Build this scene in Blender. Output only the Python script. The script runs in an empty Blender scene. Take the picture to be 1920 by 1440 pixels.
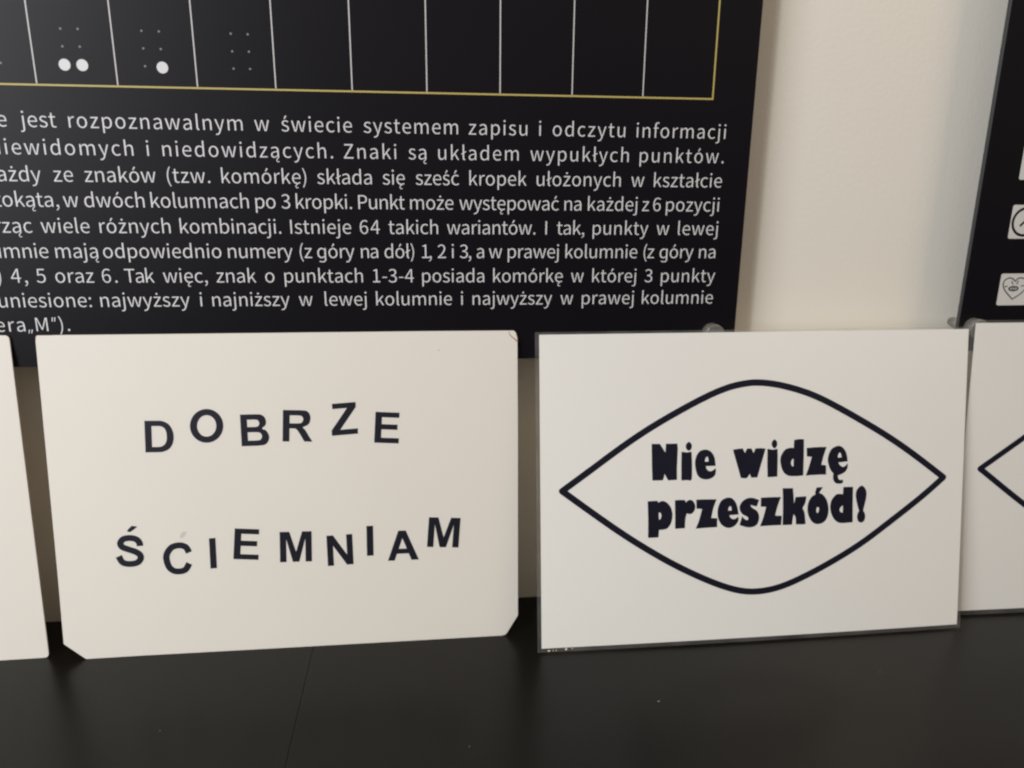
import bpy, bmesh, json, math, random
from mathutils import Vector, Matrix

random.seed(7)
scene = bpy.context.scene
D = json.loads(r'''{"cam":{"loc":[0.0,-0.51,0.3057680652803584],"ypr":[0.11382912747543086,0.2641184565065327,0.009220068996810321],"f":1430},"c1":{"O":[-0.22512333760256478,-0.04853392622857666,0.0],"U":[0.9999996768133046,-0.0008039734362906541,0.0],"V":[9.646935456720868e-05,0.11999068505866474,0.9927750128769438],"N":[-0.0007981647385661749,-0.9927746920252681,0.11999072383807025]},"c2":{"O":[0.07048341658172091,-0.07088410812250495,0.0],"U":[0.9999999978228141,-6.598766356237119e-05,0.0],"V":[1.1725612663226321e-05,0.17769401134475032,0.9840857880259839],"N":[-6.493752189676955e-05,-0.9840857858834462,0.17769401173162322]},"c3":{"O":[-0.2798562695511426,-0.04471354048825116,0.0],"U":[0.9999403109482692,0.010925865671836016,0.0],"V":[-0.0010929192757040214,0.10002448073344918,0.9949843761494251],"N":[0.010871065639384178,-0.9949249864755259,0.10003045145624083]},"c4":{"O":[0.38311014769937196,-0.0557280746049546,0.0],"U":[0.9999229430498405,-0.012414022818787313,0.0],"V":[0.0013190608529106357,0.10624752583087939,0.9943388372849986],"N":[-0.012343745015662417,-0.9942622165667723,0.10625571357210427]},"c1out":[[-12.73,208.12],[-12.41,210.73],[-11.56,211.6],[60.36,211.4],[225.04,211.11],[281.45,210.81],[282.85,209.68],[283.89,206.0],[284.05,146.98],[283.61,14.19],[276.32,2.31],[275.02,0.63],[272.42,0.0],[135.24,0.01],[32.59,0.17],[0.0,0.0],[-1.55,1.21],[-13.04,11.16],[-12.75,57.6]],"peel":[[278.16,210.13],[279.03,208.19],[280.34,206.72],[282.04,205.48],[283.5,204.0],[284.23,203.51]],"c1spots":[[232.69,198.74],[5.27,113.26],[12.87,167.8],[190.41,188.01],[81.51,27.07]],"c2pouch":[[0.0,0.0],[301.2,0.0],[301.48,214.43],[-1.44,212.08]],"c2paper":[[2.0,2.71],[298.04,2.49],[299.53,212.27],[0.63,211.02]],"letters":[["D",[46.55,136.63],[63.91,136.35],[47.26,156.98]],["O",[73.95,142.3],[94.32,141.7],[75.29,163.72]],["B",[105.69,138.88],[123.03,138.89],[105.68,159.48]],["R",[131.29,141.28],[150.06,140.6],[132.5,161.81]],["Z",[162.64,144.08],[179.27,145.07],[162.41,165.01]],["E",[189.48,138.78],[205.24,137.78],[190.99,159.19]],["S",[22.81,61.9],[40.11,61.06],[24.43,83.28]],["C",[52.0,55.31],[70.21,54.68],[52.84,76.93]],["I",[81.59,57.81],[85.64,58.02],[81.8,78.35]],["E",[96.33,63.67],[112.14,62.37],[98.35,84.39]],["M",[125.98,60.06],[146.47,59.77],[126.56,80.74]],["N",[156.71,55.95],[173.46,56.53],[156.48,76.84]],["I",[182.43,61.82],[186.78,61.9],[182.69,82.46]],["A",[196.17,57.68],[216.65,57.69],[195.81,78.31]],["M",[222.3,66.27],[243.35,64.9],[224.05,86.82]]],"acc":[[31.52,85.1],[32.24,86.54],[34.61,88.83],[38.11,88.15],[35.9,86.38],[33.58,84.75]],"ghost":[[63.56,79.82],[64.44,81.94],[65.53,83.37],[68.4,83.65],[67.54,81.8],[66.04,79.72],[64.77,79.23]],"heavy":[["N",[[[75.76,138.61],[81.36,138.5],[85.19,132.51],[85.45,138.47],[93.27,138.39],[93.6,135.09,1],[93.35,128.22,1],[93.12,121.63,1],[93.18,113.96],[87.14,113.78],[84.67,118.16],[84.17,115.92],[83.48,113.9],[76.34,114.03],[75.98,125.18,1]]]],["i",[[[96.15,132.77],[99.82,132.27],[103.03,132.65],[103.47,124.29,1],[103.39,114.36,1],[102.29,113.13,1],[100.75,113.48],[96.16,113.46],[96.07,123.33,1]],[[101.28,139.2,1],[102.82,137.96,1],[103.21,136.0,1],[102.55,134.08,1],[101.12,133.31,1],[99.71,134.31,1],[99.02,136.28,1],[99.61,138.2,1]]]],["e",[[[112.83,133.77,1],[116.54,132.15,1],[118.9,128.32,1],[119.74,122.56],[112.96,122.54],[113.44,120.96,1],[114.53,119.56,1],[116.23,118.99,1],[118.23,119.74,1],[119.82,121.05],[119.94,118.93,1],[119.36,116.23,1],[117.06,114.34,1],[113.37,113.47,1],[109.35,114.6,1],[106.86,117.56,1],[105.5,124.23,1],[106.28,129.31,1],[108.85,132.84,1]],[[113.74,129.02,1],[114.5,128.0,1],[114.92,125.58],[112.31,125.57],[112.59,127.61,1]]]],["w",[[[131.66,133.05],[134.45,133.5,1],[138.48,133.81],[140.03,130.53],[141.53,133.65],[144.55,133.56],[146.07,130.43],[147.36,133.48],[150.95,133.61,1],[154.49,133.11],[148.95,113.7],[144.73,113.69],[143.65,116.31],[141.92,113.79],[140.36,113.32,1],[137.39,113.85]]]],["i",[[[155.81,132.98],[159.42,132.27],[162.93,132.71],[163.17,125.4,1],[163.09,113.82],[159.16,113.65,1],[156.17,113.6],[155.83,123.21,1]],[[160.61,139.2,1],[162.13,138.04,1],[162.64,136.05,1],[162.06,134.1,1],[160.73,133.14,1],[159.39,134.18,1],[158.66,136.17,1],[159.25,138.12,1]]]],["d",[[[174.55,138.44],[177.85,138.95,1],[181.49,138.78],[181.63,128.48,1],[181.52,113.96],[177.15,113.65,1],[171.45,113.99,1],[167.93,116.1,1],[165.96,119.83,1],[164.97,125.35,1],[166.14,129.27,1],[168.54,132.23,1],[171.98,133.19,1],[174.35,132.97]],[[174.42,125.66],[173.42,125.23,1],[172.58,122.97,1],[173.19,120.97,1],[174.41,120.22]]]],["z",[[[183.62,132.75],[190.66,133.09,1],[197.82,133.03],[195.96,127.43,1],[194.31,120.89],[197.74,120.32],[197.9,114.01],[191.13,114.03,1],[183.34,113.8],[185.28,119.19,1],[187.33,126.47],[183.76,126.95]]]],["e_ogonek",[[[206.43,133.54,1],[209.84,131.91,1],[212.19,128.15,1],[213.31,122.58],[206.59,122.03],[207.43,120.47,1],[209.56,118.95,1],[211.47,119.41,1],[213.28,121.2],[213.27,118.27,1],[211.74,115.55,1],[208.74,113.8,1],[206.44,113.2],[206.72,111.09,1],[207.88,109.97,1],[209.97,110.05],[210.24,108.19,1],[208.28,107.27,1],[205.05,107.76,1],[203.23,109.98,1],[202.93,112.46,1],[203.11,114.45],[200.62,117.77,1],[198.94,123.35,1],[199.55,127.93,1],[201.84,131.84,1]],[[207.36,128.91,1],[208.35,127.66,1],[208.89,125.49],[206.01,125.43],[206.28,127.41,1]]]],["p",[[[73.21,100.14],[76.71,100.25,1],[79.75,100.28],[80.43,99.05],[83.42,100.05,1],[86.48,98.67,1],[89.1,95.24,1],[90.27,90.35,1],[89.33,84.92,1],[86.9,81.37,1],[84.15,80.52,1],[81.09,80.4],[80.66,75.41],[77.14,75.25,1],[73.54,75.32],[73.57,87.38,1]],[[80.72,91.94],[81.63,92.26,1],[82.49,90.96,1],[82.32,88.54,1],[81.35,87.37,1],[80.99,87.54]]]],["r",[[[91.82,100.13],[95.35,100.3,1],[98.73,100.08],[99.42,98.33],[100.88,99.79,1],[102.72,100.02,1],[104.58,98.89,1],[105.91,95.8,1],[105.41,92.78,1],[103.12,90.44,1],[100.04,90.87],[99.15,86.95,1],[98.83,80.87],[92.06,80.7],[92.06,89.67,1]]]],["z",[[[106.57,100.09],[113.52,100.01,1],[120.65,99.8],[118.55,94.09,1],[117.08,87.14],[121.28,86.81],[121.2,80.7],[114.36,80.59,1],[106.31,80.25],[108.42,85.35,1],[110.66,93.49],[106.73,93.95]]]],["e",[[[128.71,100.71,1],[132.15,99.52,1],[134.71,95.6,1],[136.22,88.81],[129.66,88.53],[130.46,86.9,1],[132.35,85.75,1],[133.91,86.0,1],[136.08,87.29],[135.97,84.23,1],[133.98,81.55,1],[131.5,80.11,1],[128.38,79.94,1],[124.61,81.93,1],[122.22,85.71,1],[121.38,90.63,1],[122.1,95.17,1],[124.38,99.05,1]],[[130.2,94.8,1],[131.05,93.76,1],[131.27,91.76],[128.84,91.71],[129.06,93.38,1]]]],["s",[[[145.27,99.94,1],[147.79,99.24,1],[150.48,98.22],[148.83,93.84],[146.94,94.21,1],[144.73,94.91,1],[144.75,93.99,1],[146.34,92.55,1],[148.88,90.92,1],[150.34,88.25,1],[150.56,84.86,1],[149.05,81.23,1],[145.61,79.68,1],[141.84,79.84,1],[136.95,81.42],[138.59,87.34],[140.5,85.42,1],[141.76,84.76,1],[142.95,84.86],[142.83,86.4,1],[141.09,87.7,1],[138.87,88.86,1],[137.11,91.54,1],[136.85,94.3,1],[138.43,97.3,1],[141.52,99.47,1]]]],["z",[[[151.71,99.7],[158.79,99.83,1],[165.9,99.69],[163.65,93.57,1],[162.04,87.01],[166.7,86.67],[166.39,80.26],[159.16,80.25,1],[151.43,80.05],[153.68,86.27,1],[155.51,93.27],[151.73,93.57]]]],["k",[[[167.04,105.66],[172.26,105.54,1],[174.32,105.53],[174.84,100.84,1],[175.29,94.66],[176.36,99.24],[180.33,99.4,1],[183.99,99.51],[183.45,95.27,1],[181.53,91.49],[182.99,87.88,1],[183.9,80.25],[180.45,80.08,1],[176.94,80.32],[176.58,85.04,1],[175.19,87.57],[174.62,84.5,1],[174.14,80.19],[167.4,80.16],[167.45,93.42,1]]]],["o_acute",[[[191.28,105.32],[195.82,105.37],[193.2,101.55],[195.95,100.05,1],[198.61,96.55,1],[200.21,90.61,1],[199.56,84.73,1],[197.08,81.1,1],[192.78,79.79,1],[188.73,81.44,1],[186.07,85.58,1],[184.93,90.89,1],[185.83,95.8,1],[187.99,99.12,1],[190.51,100.56],[190.22,101.81]],[[192.39,91.78,1],[193.3,90.87,1],[193.19,89.02,1],[192.43,87.56,1],[191.51,88.47,1],[191.45,90.64,1]]]],["d",[[[210.53,104.84],[213.81,104.91,1],[217.62,104.77],[217.73,94.59,1],[218.02,80.09],[213.88,79.85,1],[208.38,80.01,1],[204.77,82.34,1],[202.24,86.8,1],[201.36,92.11,1],[202.46,96.41,1],[205.27,99.71,1],[207.83,100.23,1],[210.41,99.83]],[[210.57,92.07],[209.36,91.34,1],[208.19,89.36,1],[208.98,87.62,1],[210.61,87.03]]]],["exclamation",[[[223.65,105.4,1],[226.13,103.91,1],[227.59,100.44,1],[227.2,95.48,1],[225.47,88.06],[226.68,85.83,1],[227.08,83.31,1],[226.19,80.53,1],[224.01,79.53,1],[221.96,80.71,1],[221.16,83.55,1],[221.48,86.03,1],[222.4,87.87],[220.6,93.86,1],[219.73,99.18,1],[220.65,102.87,1]]]]],"eye":[[15.67,108.95],[36.92,123.82],[55.54,137.09],[75.09,149.55],[96.45,161.17],[114.49,170.0],[129.18,175.57],[141.37,177.67],[148.3,177.95],[159.75,176.79],[174.88,173.08],[192.88,166.54],[220.37,151.69],[243.66,138.03],[264.51,123.81],[284.25,109.01],[268.37,95.73],[246.55,80.12],[227.53,66.68],[209.41,56.1],[189.52,46.19],[171.5,38.63],[159.8,35.68],[150.81,34.81],[140.11,35.36],[123.99,40.15],[99.13,51.9],[77.23,64.65],[55.63,78.94],[34.32,94.73]],"eyecorner":[0,16],"eye4":[[3.63,110.22],[35.61,131.5],[40.99,83.44]],"b1_right":207.305,"b1_bottom":190.215,"frame_z":354.20599999999996,"cols":[-216.4,-172.7,-128.83,-84.77,-40.89,3.02,46.91,91.01,135.27,179.94],"small":[[-199.84,383.92],[-190.67,383.99],[-199.97,374.73],[-190.75,374.79],[-233.89,365.25],[-156.61,383.98],[-147.21,383.87],[-156.59,374.79],[-147.13,374.65],[-156.67,365.39],[-107.82,383.85],[-98.48,383.73],[-107.83,374.43],[-98.52,374.48],[-107.81,365.2],[-98.55,365.22]],"big":[[-200.1,365.12],[-190.64,365.11],[-147.21,364.85]],"b2_left":370.1,"stand":[[193.97,204.38],[387.05,205.56]],"stand_front":[[190.58,206.32],[380.24,207.68]],"tiles":[[[396.59,307.5],[395.84,329.68]],[[395.79,268.6],[395.53,291.14]],[[395.99,222.68],[395.6,244.8]]],"clock":[[406.41,279.87],[397.35,279.85],[403.03,277.01],[406.84,281.65]],"heart":[[407.11,239.2],[404.9,241.25],[401.61,241.64],[398.8,239.62],[398.63,236.29],[400.96,232.56],[407.1,226.9],[413.3,231.35],[416.71,236.55],[415.08,240.64],[410.83,241.78],[408.56,241.05]],"heye":[[403.02,234.4],[406.65,236.42],[411.05,234.54],[407.45,232.32],[404.42,239.59],[405.7,237.17],[409.42,239.75],[408.48,237.34],[399.75,235.73],[401.89,236.08],[411.97,236.02],[414.29,236.56]],"seam":[[-81.75682653868678,-49.12892862255208,0.0],[-78.53165375703108,-158.987744700732,0.0]],"specks":[[135.18242753546937,-126.3503638064446,0.0],[-155.6475079967964,-122.52806111566989,0.0],[286.1492987098145,-112.78080999364171,0.0],[18.800902487934536,-152.930967174274,0.0]],"lines":[[330.926,-0.00177,[["*e",-240.65,-235.51],["jest",-228.65,-208.91],["rozpoznawalnym",-202.24,-105.29],["w",-98.61,-89.91],["świecie",-83.15,-41.9],["systemem",-35.16,21.41],["zapisu",27.8,63.81],["i",70.89,72.55],["odczytu",79.52,125.26],["informacji",132.41,190.29]]],[315.994,-0.00098,[["*niewidomych",-245.66,-168.41],["i",-161.25,-159.3],["niedowidzących.",-152.11,-53.82],["Znaki",-47.51,-16.07],["są",-8.9,2.08],["układem",9.11,58.66],["wypukłych",65.82,128.28],["punktów.",135.26,190.22]]],[300.999,-0.00078,[["*każdy",-244.52,-221.37],["ze",-214.65,-203.68],["znaków",-197.41,-157.35],["(tzw.",-151.14,-126.43],["komórkę)",-119.97,-70.41],["składa",-64.09,-31.38],["się",-24.98,-11.4],["sześć",-4.93,21.78],["kropek",28.05,63.86],["ułożonych",70.08,123.86],["w",130.36,139.2],["kształcie",145.29,190.17]]],[286.219,-0.00257,[["*prostokąta,",-246.51,-213.21],["w",-211.13,-202.59],["dwóch",-199.81,-165.02],["kolumnach",-162.26,-104.86],["po",-101.79,-89.06],["3",-85.97,-81.01],["kropki.",-77.94,-43.53],["Punkt",-40.6,-11.44],["może",-9.02,18.56],["występować",21.32,85.0],["na",87.67,99.41],["każdej",102.75,135.84],["z",138.29,143.2],["6",145.55,150.83],["pozycji",153.76,190.01]]],[271.218,-0.00223,[["*tworząc",-249.42,-230.49],["wiele",-225.61,-198.3],["różnych",-192.77,-152.13],["kombinacji.",-146.72,-87.2],["Istnieje",-81.78,-45.09],["64",-39.89,-27.61],["takich",-22.34,8.39],["wariantów.",13.82,69.92],["I",76.09,77.36],["tak,",83.55,101.46],["punkty",106.85,143.35],["w",149.02,157.08],["lewej",163.11,190.03]]],[256.345,-0.00268,[["*kolumnie",-252.89,-223.12],["mają",-220.02,-194.95],["odpowiednio",-193.03,-123.4],["numery",-120.37,-80.82],["(z",-77.47,-69.2],["góry",-66.93,-43.34],["na",-40.19,-28.78],["dół)",-25.71,-6.46],["1,",-2.46,4.56],["2",7.78,13.19],["i",16.62,18.14],["3,",21.27,29.49],["a",32.44,37.16],["w",40.36,48.54],["prawej",51.86,85.76],["kolumnie",89.13,137.29],["(z",140.63,148.62],["góry",151.34,174.93],["na",177.9,189.88]]],[241.05,-0.00484,[["*)",-254.61,-252.22],["4,",-246.83,-237.51],["5",-232.59,-227.09],["oraz",-221.78,-199.65],["6.",-195.04,-186.16],["Tak",-181.93,-164.65],["więc,",-159.53,-133.4],["znak",-128.17,-104.32],["o",-99.4,-92.92],["punktach",-87.29,-39.18],["1-3-4",-33.05,-7.37],["posiada",-2.22,37.29],["komórkę",42.95,88.26],["w",93.77,101.84],["której",107.63,137.04],["3",142.57,147.82],["punkty",153.63,190.5]]],[226.46,-0.00358,[["*uniesione:",-255.09,-202.91],["najwyższy",-197.78,-145.27],["i",-139.38,-137.63],["najniższy",-131.89,-85.03],["w",-79.34,-70.93],["lewej",-63.52,-37.35],["kolumnie",-31.6,16.51],["i",22.03,23.84],["najwyższy",29.69,81.58],["w",87.23,95.26],["prawej",101.26,136.13],["kolumnie",141.55,190.18]]],[212.5,0.0,[["*litera",-258.03,-243.24],["„M”).",-241.95,-217.41]]]],"glyphs":{"a":[197,[[[76,-5],[109,3],[139,23],[140,23],[143,0],[169,0],[169,117],[162,158],[141,185],[103,195],[61,187],[29,170],[41,148],[67,162],[98,168],[122,161],[134,144],[137,120],[71,107],[33,84],[21,49],[28,20],[47,2]],[[85,21],[68,24],[56,34],[51,51],[59,73],[87,89],[137,99],[137,46],[111,28]]]],"b":[217,[[[116,-5],[157,8],[187,42],[199,98],[190,149],[164,183],[123,195],[92,187],[63,168],[64,202],[64,279],[32,279],[32,0],[58,0],[61,20],[62,20],[89,2]],[[111,22],[89,27],[64,42],[64,142],[90,161],[115,168],[144,159],[160,135],[165,98],[158,57],[139,31]]]],"c":[179,[[[107,-5],[140,2],[169,19],[155,41],[134,28],[110,22],[79,31],[59,57],[51,95],[59,133],[80,159],[111,168],[131,164],[149,152],[165,173],[142,188],[110,195],[64,183],[31,149],[18,95],[30,41],[62,7]]]],"d":[217,[[[97,-5],[129,3],[155,22],[156,22],[159,0],[185,0],[185,279],[153,279],[153,206],[154,173],[130,189],[101,195],[60,183],[30,148],[19,95],[28,41],[55,7]],[[104,22],[76,31],[58,56],[51,95],[59,133],[79,159],[106,168],[130,163],[153,148],[153,48],[129,29]]]],"e":[194,[[[109,-5],[144,1],[172,15],[160,36],[138,25],[113,21],[81,29],[59,52],[50,88],[178,88],[179,106],[170,153],[145,184],[103,195],[62,183],[31,148],[18,95],[31,41],[63,7]],[[49,110],[59,142],[79,163],[104,169],[129,163],[146,143],[151,110]]]],"f":[114,[[[12,164],[37,164],[37,0],[69,0],[69,164],[110,164],[110,190],[69,190],[69,220],[72,241],[81,253],[96,258],[107,256],[118,252],[125,277],[110,282],[93,283],[62,276],[43,254],[37,221],[37,190],[12,188]]]],"h":[213,[[[32,0],[64,0],[64,138],[90,160],[116,167],[137,162],[149,145],[152,116],[152,0],[184,0],[184,120],[178,161],[159,186],[126,195],[91,186],[63,163],[64,202],[64,279],[32,279]]]],"i":[97,[[[32,0],[64,0],[64,190],[32,190]],[[48,229],[64,235],[70,251],[64,266],[48,271],[33,266],[27,251],[33,235]]]],"j":[97,[[[12,-85],[43,-77],[59,-55],[64,-22],[64,190],[33,190],[33,-22],[31,-42],[24,-55],[9,-59],[-9,-56],[-15,-80],[-3,-83]],[[48,229],[64,235],[70,251],[64,266],[48,271],[33,266],[27,251],[33,235]]]],"k":[194,[[[32,0],[64,0],[64,50],[99,92],[155,0],[190,0],[118,113],[181,190],[146,190],[65,90],[64,90],[64,279],[32,279]]]],"l":[100,[[[66,-5],[84,-2],[80,23],[73,22],[67,25],[64,36],[64,279],[32,279],[32,38],[36,15],[47,0]]]],"m":[325,[[[32,0],[64,0],[64,138],[89,160],[112,167],[132,162],[144,145],[147,116],[147,0],[179,0],[179,138],[204,160],[227,167],[247,162],[259,145],[263,116],[263,0],[294,0],[294,120],[288,161],[269,186],[237,195],[204,185],[174,159],[164,178],[146,191],[121,195],[90,186],[62,162],[58,190],[32,190]]]],"n":[214,[[[32,0],[64,0],[64,138],[90,160],[116,167],[137,162],[149,145],[152,116],[152,0],[184,0],[184,120],[178,161],[159,186],[126,195],[91,186],[62,162],[58,190],[32,190]]]],"o":[213,[[[106,-5],[150,7],[182,41],[194,95],[182,149],[150,183],[106,195],[63,183],[31,149],[18,95],[31,41],[63,7]],[[106,22],[77,31],[58,57],[51,95],[58,133],[77,159],[106,168],[135,159],[154,133],[161,95],[154,57],[135,31]]]],"p":[217,[[[32,-80],[64,-80],[64,-16],[63,18],[90,1],[116,-5],[157,8],[187,42],[199,98],[190,149],[164,183],[123,195],[91,187],[62,168],[58,190],[32,190]],[[111,22],[89,27],[64,42],[64,142],[91,161],[115,168],[144,159],[160,135],[165,98],[158,57],[139,31]]]],"r":[136,[[[32,0],[64,0],[64,122],[79,148],[95,162],[112,166],[131,163],[137,191],[127,194],[116,195],[96,190],[78,176],[62,155],[58,190],[32,190]]]],"s":[164,[[[82,-5],[120,3],[143,24],[151,52],[142,81],[120,98],[93,110],[73,118],[58,128],[52,143],[56,156],[68,166],[88,170],[111,165],[131,153],[146,173],[120,189],[87,195],[52,188],[29,168],[22,141],[30,115],[51,97],[77,86],[98,78],[114,66],[120,50],[116,35],[104,24],[83,20],[53,27],[27,43],[11,22],[43,3]]]],"t":[132,[[[92,-5],[110,-2],[127,2],[121,27],[110,23],[99,21],[82,26],[72,38],[70,58],[70,164],[121,164],[121,190],[70,190],[70,244],[43,244],[40,190],[9,188],[9,164],[38,164],[38,59],[43,25],[60,3]]]],"u":[213,[[[88,-5],[112,0],[132,12],[151,30],[152,30],[154,0],[181,0],[181,190],[149,190],[149,55],[124,31],[97,23],[77,28],[65,45],[62,74],[62,190],[29,190],[29,70],[36,29],[55,4]]]],"w":[281,[[[62,0],[99,0],[126,102],[139,157],[141,157],[154,103],[181,0],[220,0],[272,190],[241,190],[213,80],[202,27],[200,27],[187,80],[157,190],[126,190],[96,80],[83,27],[82,27],[70,80],[42,190],[9,190]]]],"y":[183,[[[35,-82],[68,-73],[91,-50],[106,-16],[178,190],[147,190],[112,85],[97,31],[95,31],[76,85],[38,190],[5,190],[81,0],[77,-15],[67,-36],[53,-50],[34,-56],[19,-53],[13,-78]]]],"z":[167,[[[12,0],[156,0],[156,26],[53,26],[153,173],[153,190],[23,190],[23,164],[112,164],[12,17]]]],"1":[195,[[[31,0],[172,0],[172,27],[120,27],[120,257],[96,257],[72,246],[42,238],[42,218],[88,218],[88,27],[31,27]]]],"2":[195,[[[15,0],[177,0],[177,28],[106,28],[64,25],[117,81],[152,134],[165,186],[155,226],[129,252],[90,261],[60,257],[36,244],[14,224],[33,206],[57,227],[86,235],[112,229],[128,211],[133,185],[120,138],[82,83],[15,19]]]],"3":[195,[[[92,-5],[134,4],[163,29],[175,69],[167,100],[148,121],[120,134],[120,136],[144,149],[160,169],[166,197],[156,232],[130,254],[91,261],[52,253],[20,231],[37,210],[61,228],[90,235],[113,230],[128,216],[133,195],[127,170],[104,152],[62,146],[62,121],[109,115],[135,97],[142,70],[135,44],[117,28],[90,22],[64,26],[43,37],[27,51],[10,31],[30,13],[57,0]]]],"4":[195,[[[119,0],[149,0],[149,71],[183,71],[183,96],[149,96],[149,257],[114,257],[7,92],[7,71],[119,71]],[[119,96],[40,96],[99,184],[119,222],[121,222],[119,175]]]],"5":[195,[[[92,-5],[133,6],[164,36],[176,83],[165,130],[137,157],[98,165],[78,163],[60,155],[67,229],[163,229],[163,257],[39,257],[30,137],[47,126],[68,137],[90,141],[118,134],[137,114],[143,83],[136,50],[116,29],[89,22],[62,26],[42,37],[26,50],[9,29],[30,13],[56,0]]]],"6":[195,[[[105,-5],[142,6],[169,35],[179,79],[170,124],[146,150],[108,159],[77,151],[50,129],[60,191],[83,225],[116,235],[138,230],[157,215],[175,235],[149,254],[114,261],[68,248],[33,203],[20,123],[31,52],[61,10]],[[50,103],[77,128],[103,136],[128,129],[144,109],[149,79],[143,48],[128,28],[105,21],[78,30],[59,58]]]],".":[98,[[[49,-5],[65,2],[72,20],[65,37],[49,44],[32,37],[26,20],[32,2]]]],",":[98,[[[26,-67],[54,-49],[71,-24],[77,7],[74,27],[65,40],[50,44],[33,38],[26,22],[33,5],[50,-1],[54,0],[49,-20],[37,-36],[19,-48]]]],":":[98,[[[49,137],[65,143],[72,161],[65,179],[49,186],[32,179],[26,161],[32,143]],[[49,-5],[65,2],[72,20],[65,37],[49,44],[32,37],[26,20],[32,2]]]],"(":[119,[[[84,-69],[103,-60],[78,-7],[64,50],[59,109],[64,168],[78,225],[103,277],[84,286],[56,232],[38,174],[32,109],[38,44],[56,-15]]]],")":[119,[[[35,-69],[62,-15],[80,44],[86,109],[80,174],[62,232],[35,286],[15,277],[40,225],[55,168],[60,109],[55,50],[40,-7],[15,-60]]]],"-":[122,[[[16,86],[106,86],[106,110],[16,110]]]],"I":[103,[[[35,0],[68,0],[68,257],[35,257]]]],"P":[222,[[[35,0],[68,0],[68,102],[110,102],[160,111],[192,137],[204,181],[192,226],[159,250],[109,257],[35,257]],[[68,129],[68,230],[104,230],[142,226],[165,211],[172,181],[165,151],[143,134],[106,129]]]],"T":[210,[[[89,0],[121,0],[121,229],[199,229],[199,257],[11,257],[11,229],[89,229]]]],"Z":[211,[[[18,0],[195,0],[195,28],[57,28],[193,237],[193,257],[30,257],[30,229],[153,229],[18,20]]]],"M":[285,[[[35,0],[64,0],[64,142],[60,218],[62,218],[82,159],[131,26],[153,26],[201,159],[222,218],[223,218],[219,142],[219,0],[249,0],[249,257],[210,257],[161,119],[143,66],[142,66],[123,119],[74,257],[35,257]]]],"K":[227,[[[35,0],[68,0],[68,81],[112,134],[189,0],[225,0],[132,159],[213,257],[176,257],[68,128],[68,257],[35,257]]]],"q":[217,[[[153,-80],[185,-80],[185,190],[159,190],[156,172],[155,172],[130,189],[101,195],[60,183],[30,148],[19,95],[28,41],[55,7],[97,-5],[128,3],[154,22],[153,-13]],[[104,22],[76,31],[58,56],[51,95],[59,133],[79,159],[106,168],[130,163],[153,148],[153,48],[129,29]]]]}}''')
MM = 0.001
SH, MIDT, STAND_H = 22.0, 18.5, 8.6      # board front, board back, standoff cap height (mm from the wall / from the board)

# ------------------------------------------------------------------ camera
yaw, pitch, roll = D['cam']['ypr']
fwd = Vector((math.sin(yaw)*math.cos(pitch), math.cos(yaw)*math.cos(pitch), -math.sin(pitch)))
rgt = Vector((math.cos(yaw), -math.sin(yaw), 0)); upv = rgt.cross(fwd)
r2 = rgt*math.cos(roll) + upv*math.sin(roll); u2 = -rgt*math.sin(roll) + upv*math.cos(roll)
cam_data = bpy.data.cameras.new('camera'); cam = bpy.data.objects.new('camera', cam_data)
scene.collection.objects.link(cam)
cam_data.sensor_width = 36; cam_data.lens = D['cam']['f']/1920*36
cam_data.clip_start = 0.01; cam_data.clip_end = 50
M = Matrix.Identity(4)
for i in range(3):
    M[i][0], M[i][1], M[i][2] = r2[i], u2[i], -fwd[i]
    M[i][3] = D['cam']['loc'][i]
cam.matrix_world = M
cam_data.dof.use_dof = True
cam_data.dof.focus_distance = 0.465
cam_data.dof.aperture_fstop = 7.5
scene.camera = cam
scene.cycles.filter_width = 2.2
scene.cycles.max_bounces = 16; scene.cycles.diffuse_bounces = 10

# ------------------------------------------------------------------ world and lamps
w = bpy.data.worlds.new('World'); scene.world = w; w.use_nodes = True
bg = w.node_tree.nodes['Background']
bg.inputs['Strength'].default_value = 1.0      # the room around: pale ceiling and walls above, dark furniture and floor below
wn = w.node_tree; wtc = wn.nodes.new('ShaderNodeTexCoord'); wsx = wn.nodes.new('ShaderNodeSeparateXYZ'); wrp = wn.nodes.new('ShaderNodeValToRGB')
wmr = wn.nodes.new('ShaderNodeMapRange'); wmr.inputs['From Min'].default_value = -1; wmr.inputs['From Max'].default_value = 1
wn.links.new(wtc.outputs['Generated'], wsx.inputs[0]); wn.links.new(wsx.outputs['Z'], wmr.inputs['Value'])
wn.links.new(wmr.outputs['Result'], wrp.inputs['Fac']); wn.links.new(wrp.outputs['Color'], bg.inputs['Color'])
wrp.color_ramp.elements[0].position = 0.34; wrp.color_ramp.elements[0].color = (0.045, 0.050, 0.072, 1)
we = wrp.color_ramp.elements.new(0.5); we.color = (0.17, 0.135, 0.12, 1)
we = wrp.color_ramp.elements[-1]; we.position = 0.72; we.color = (0.42, 0.385, 0.335, 1)

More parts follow.
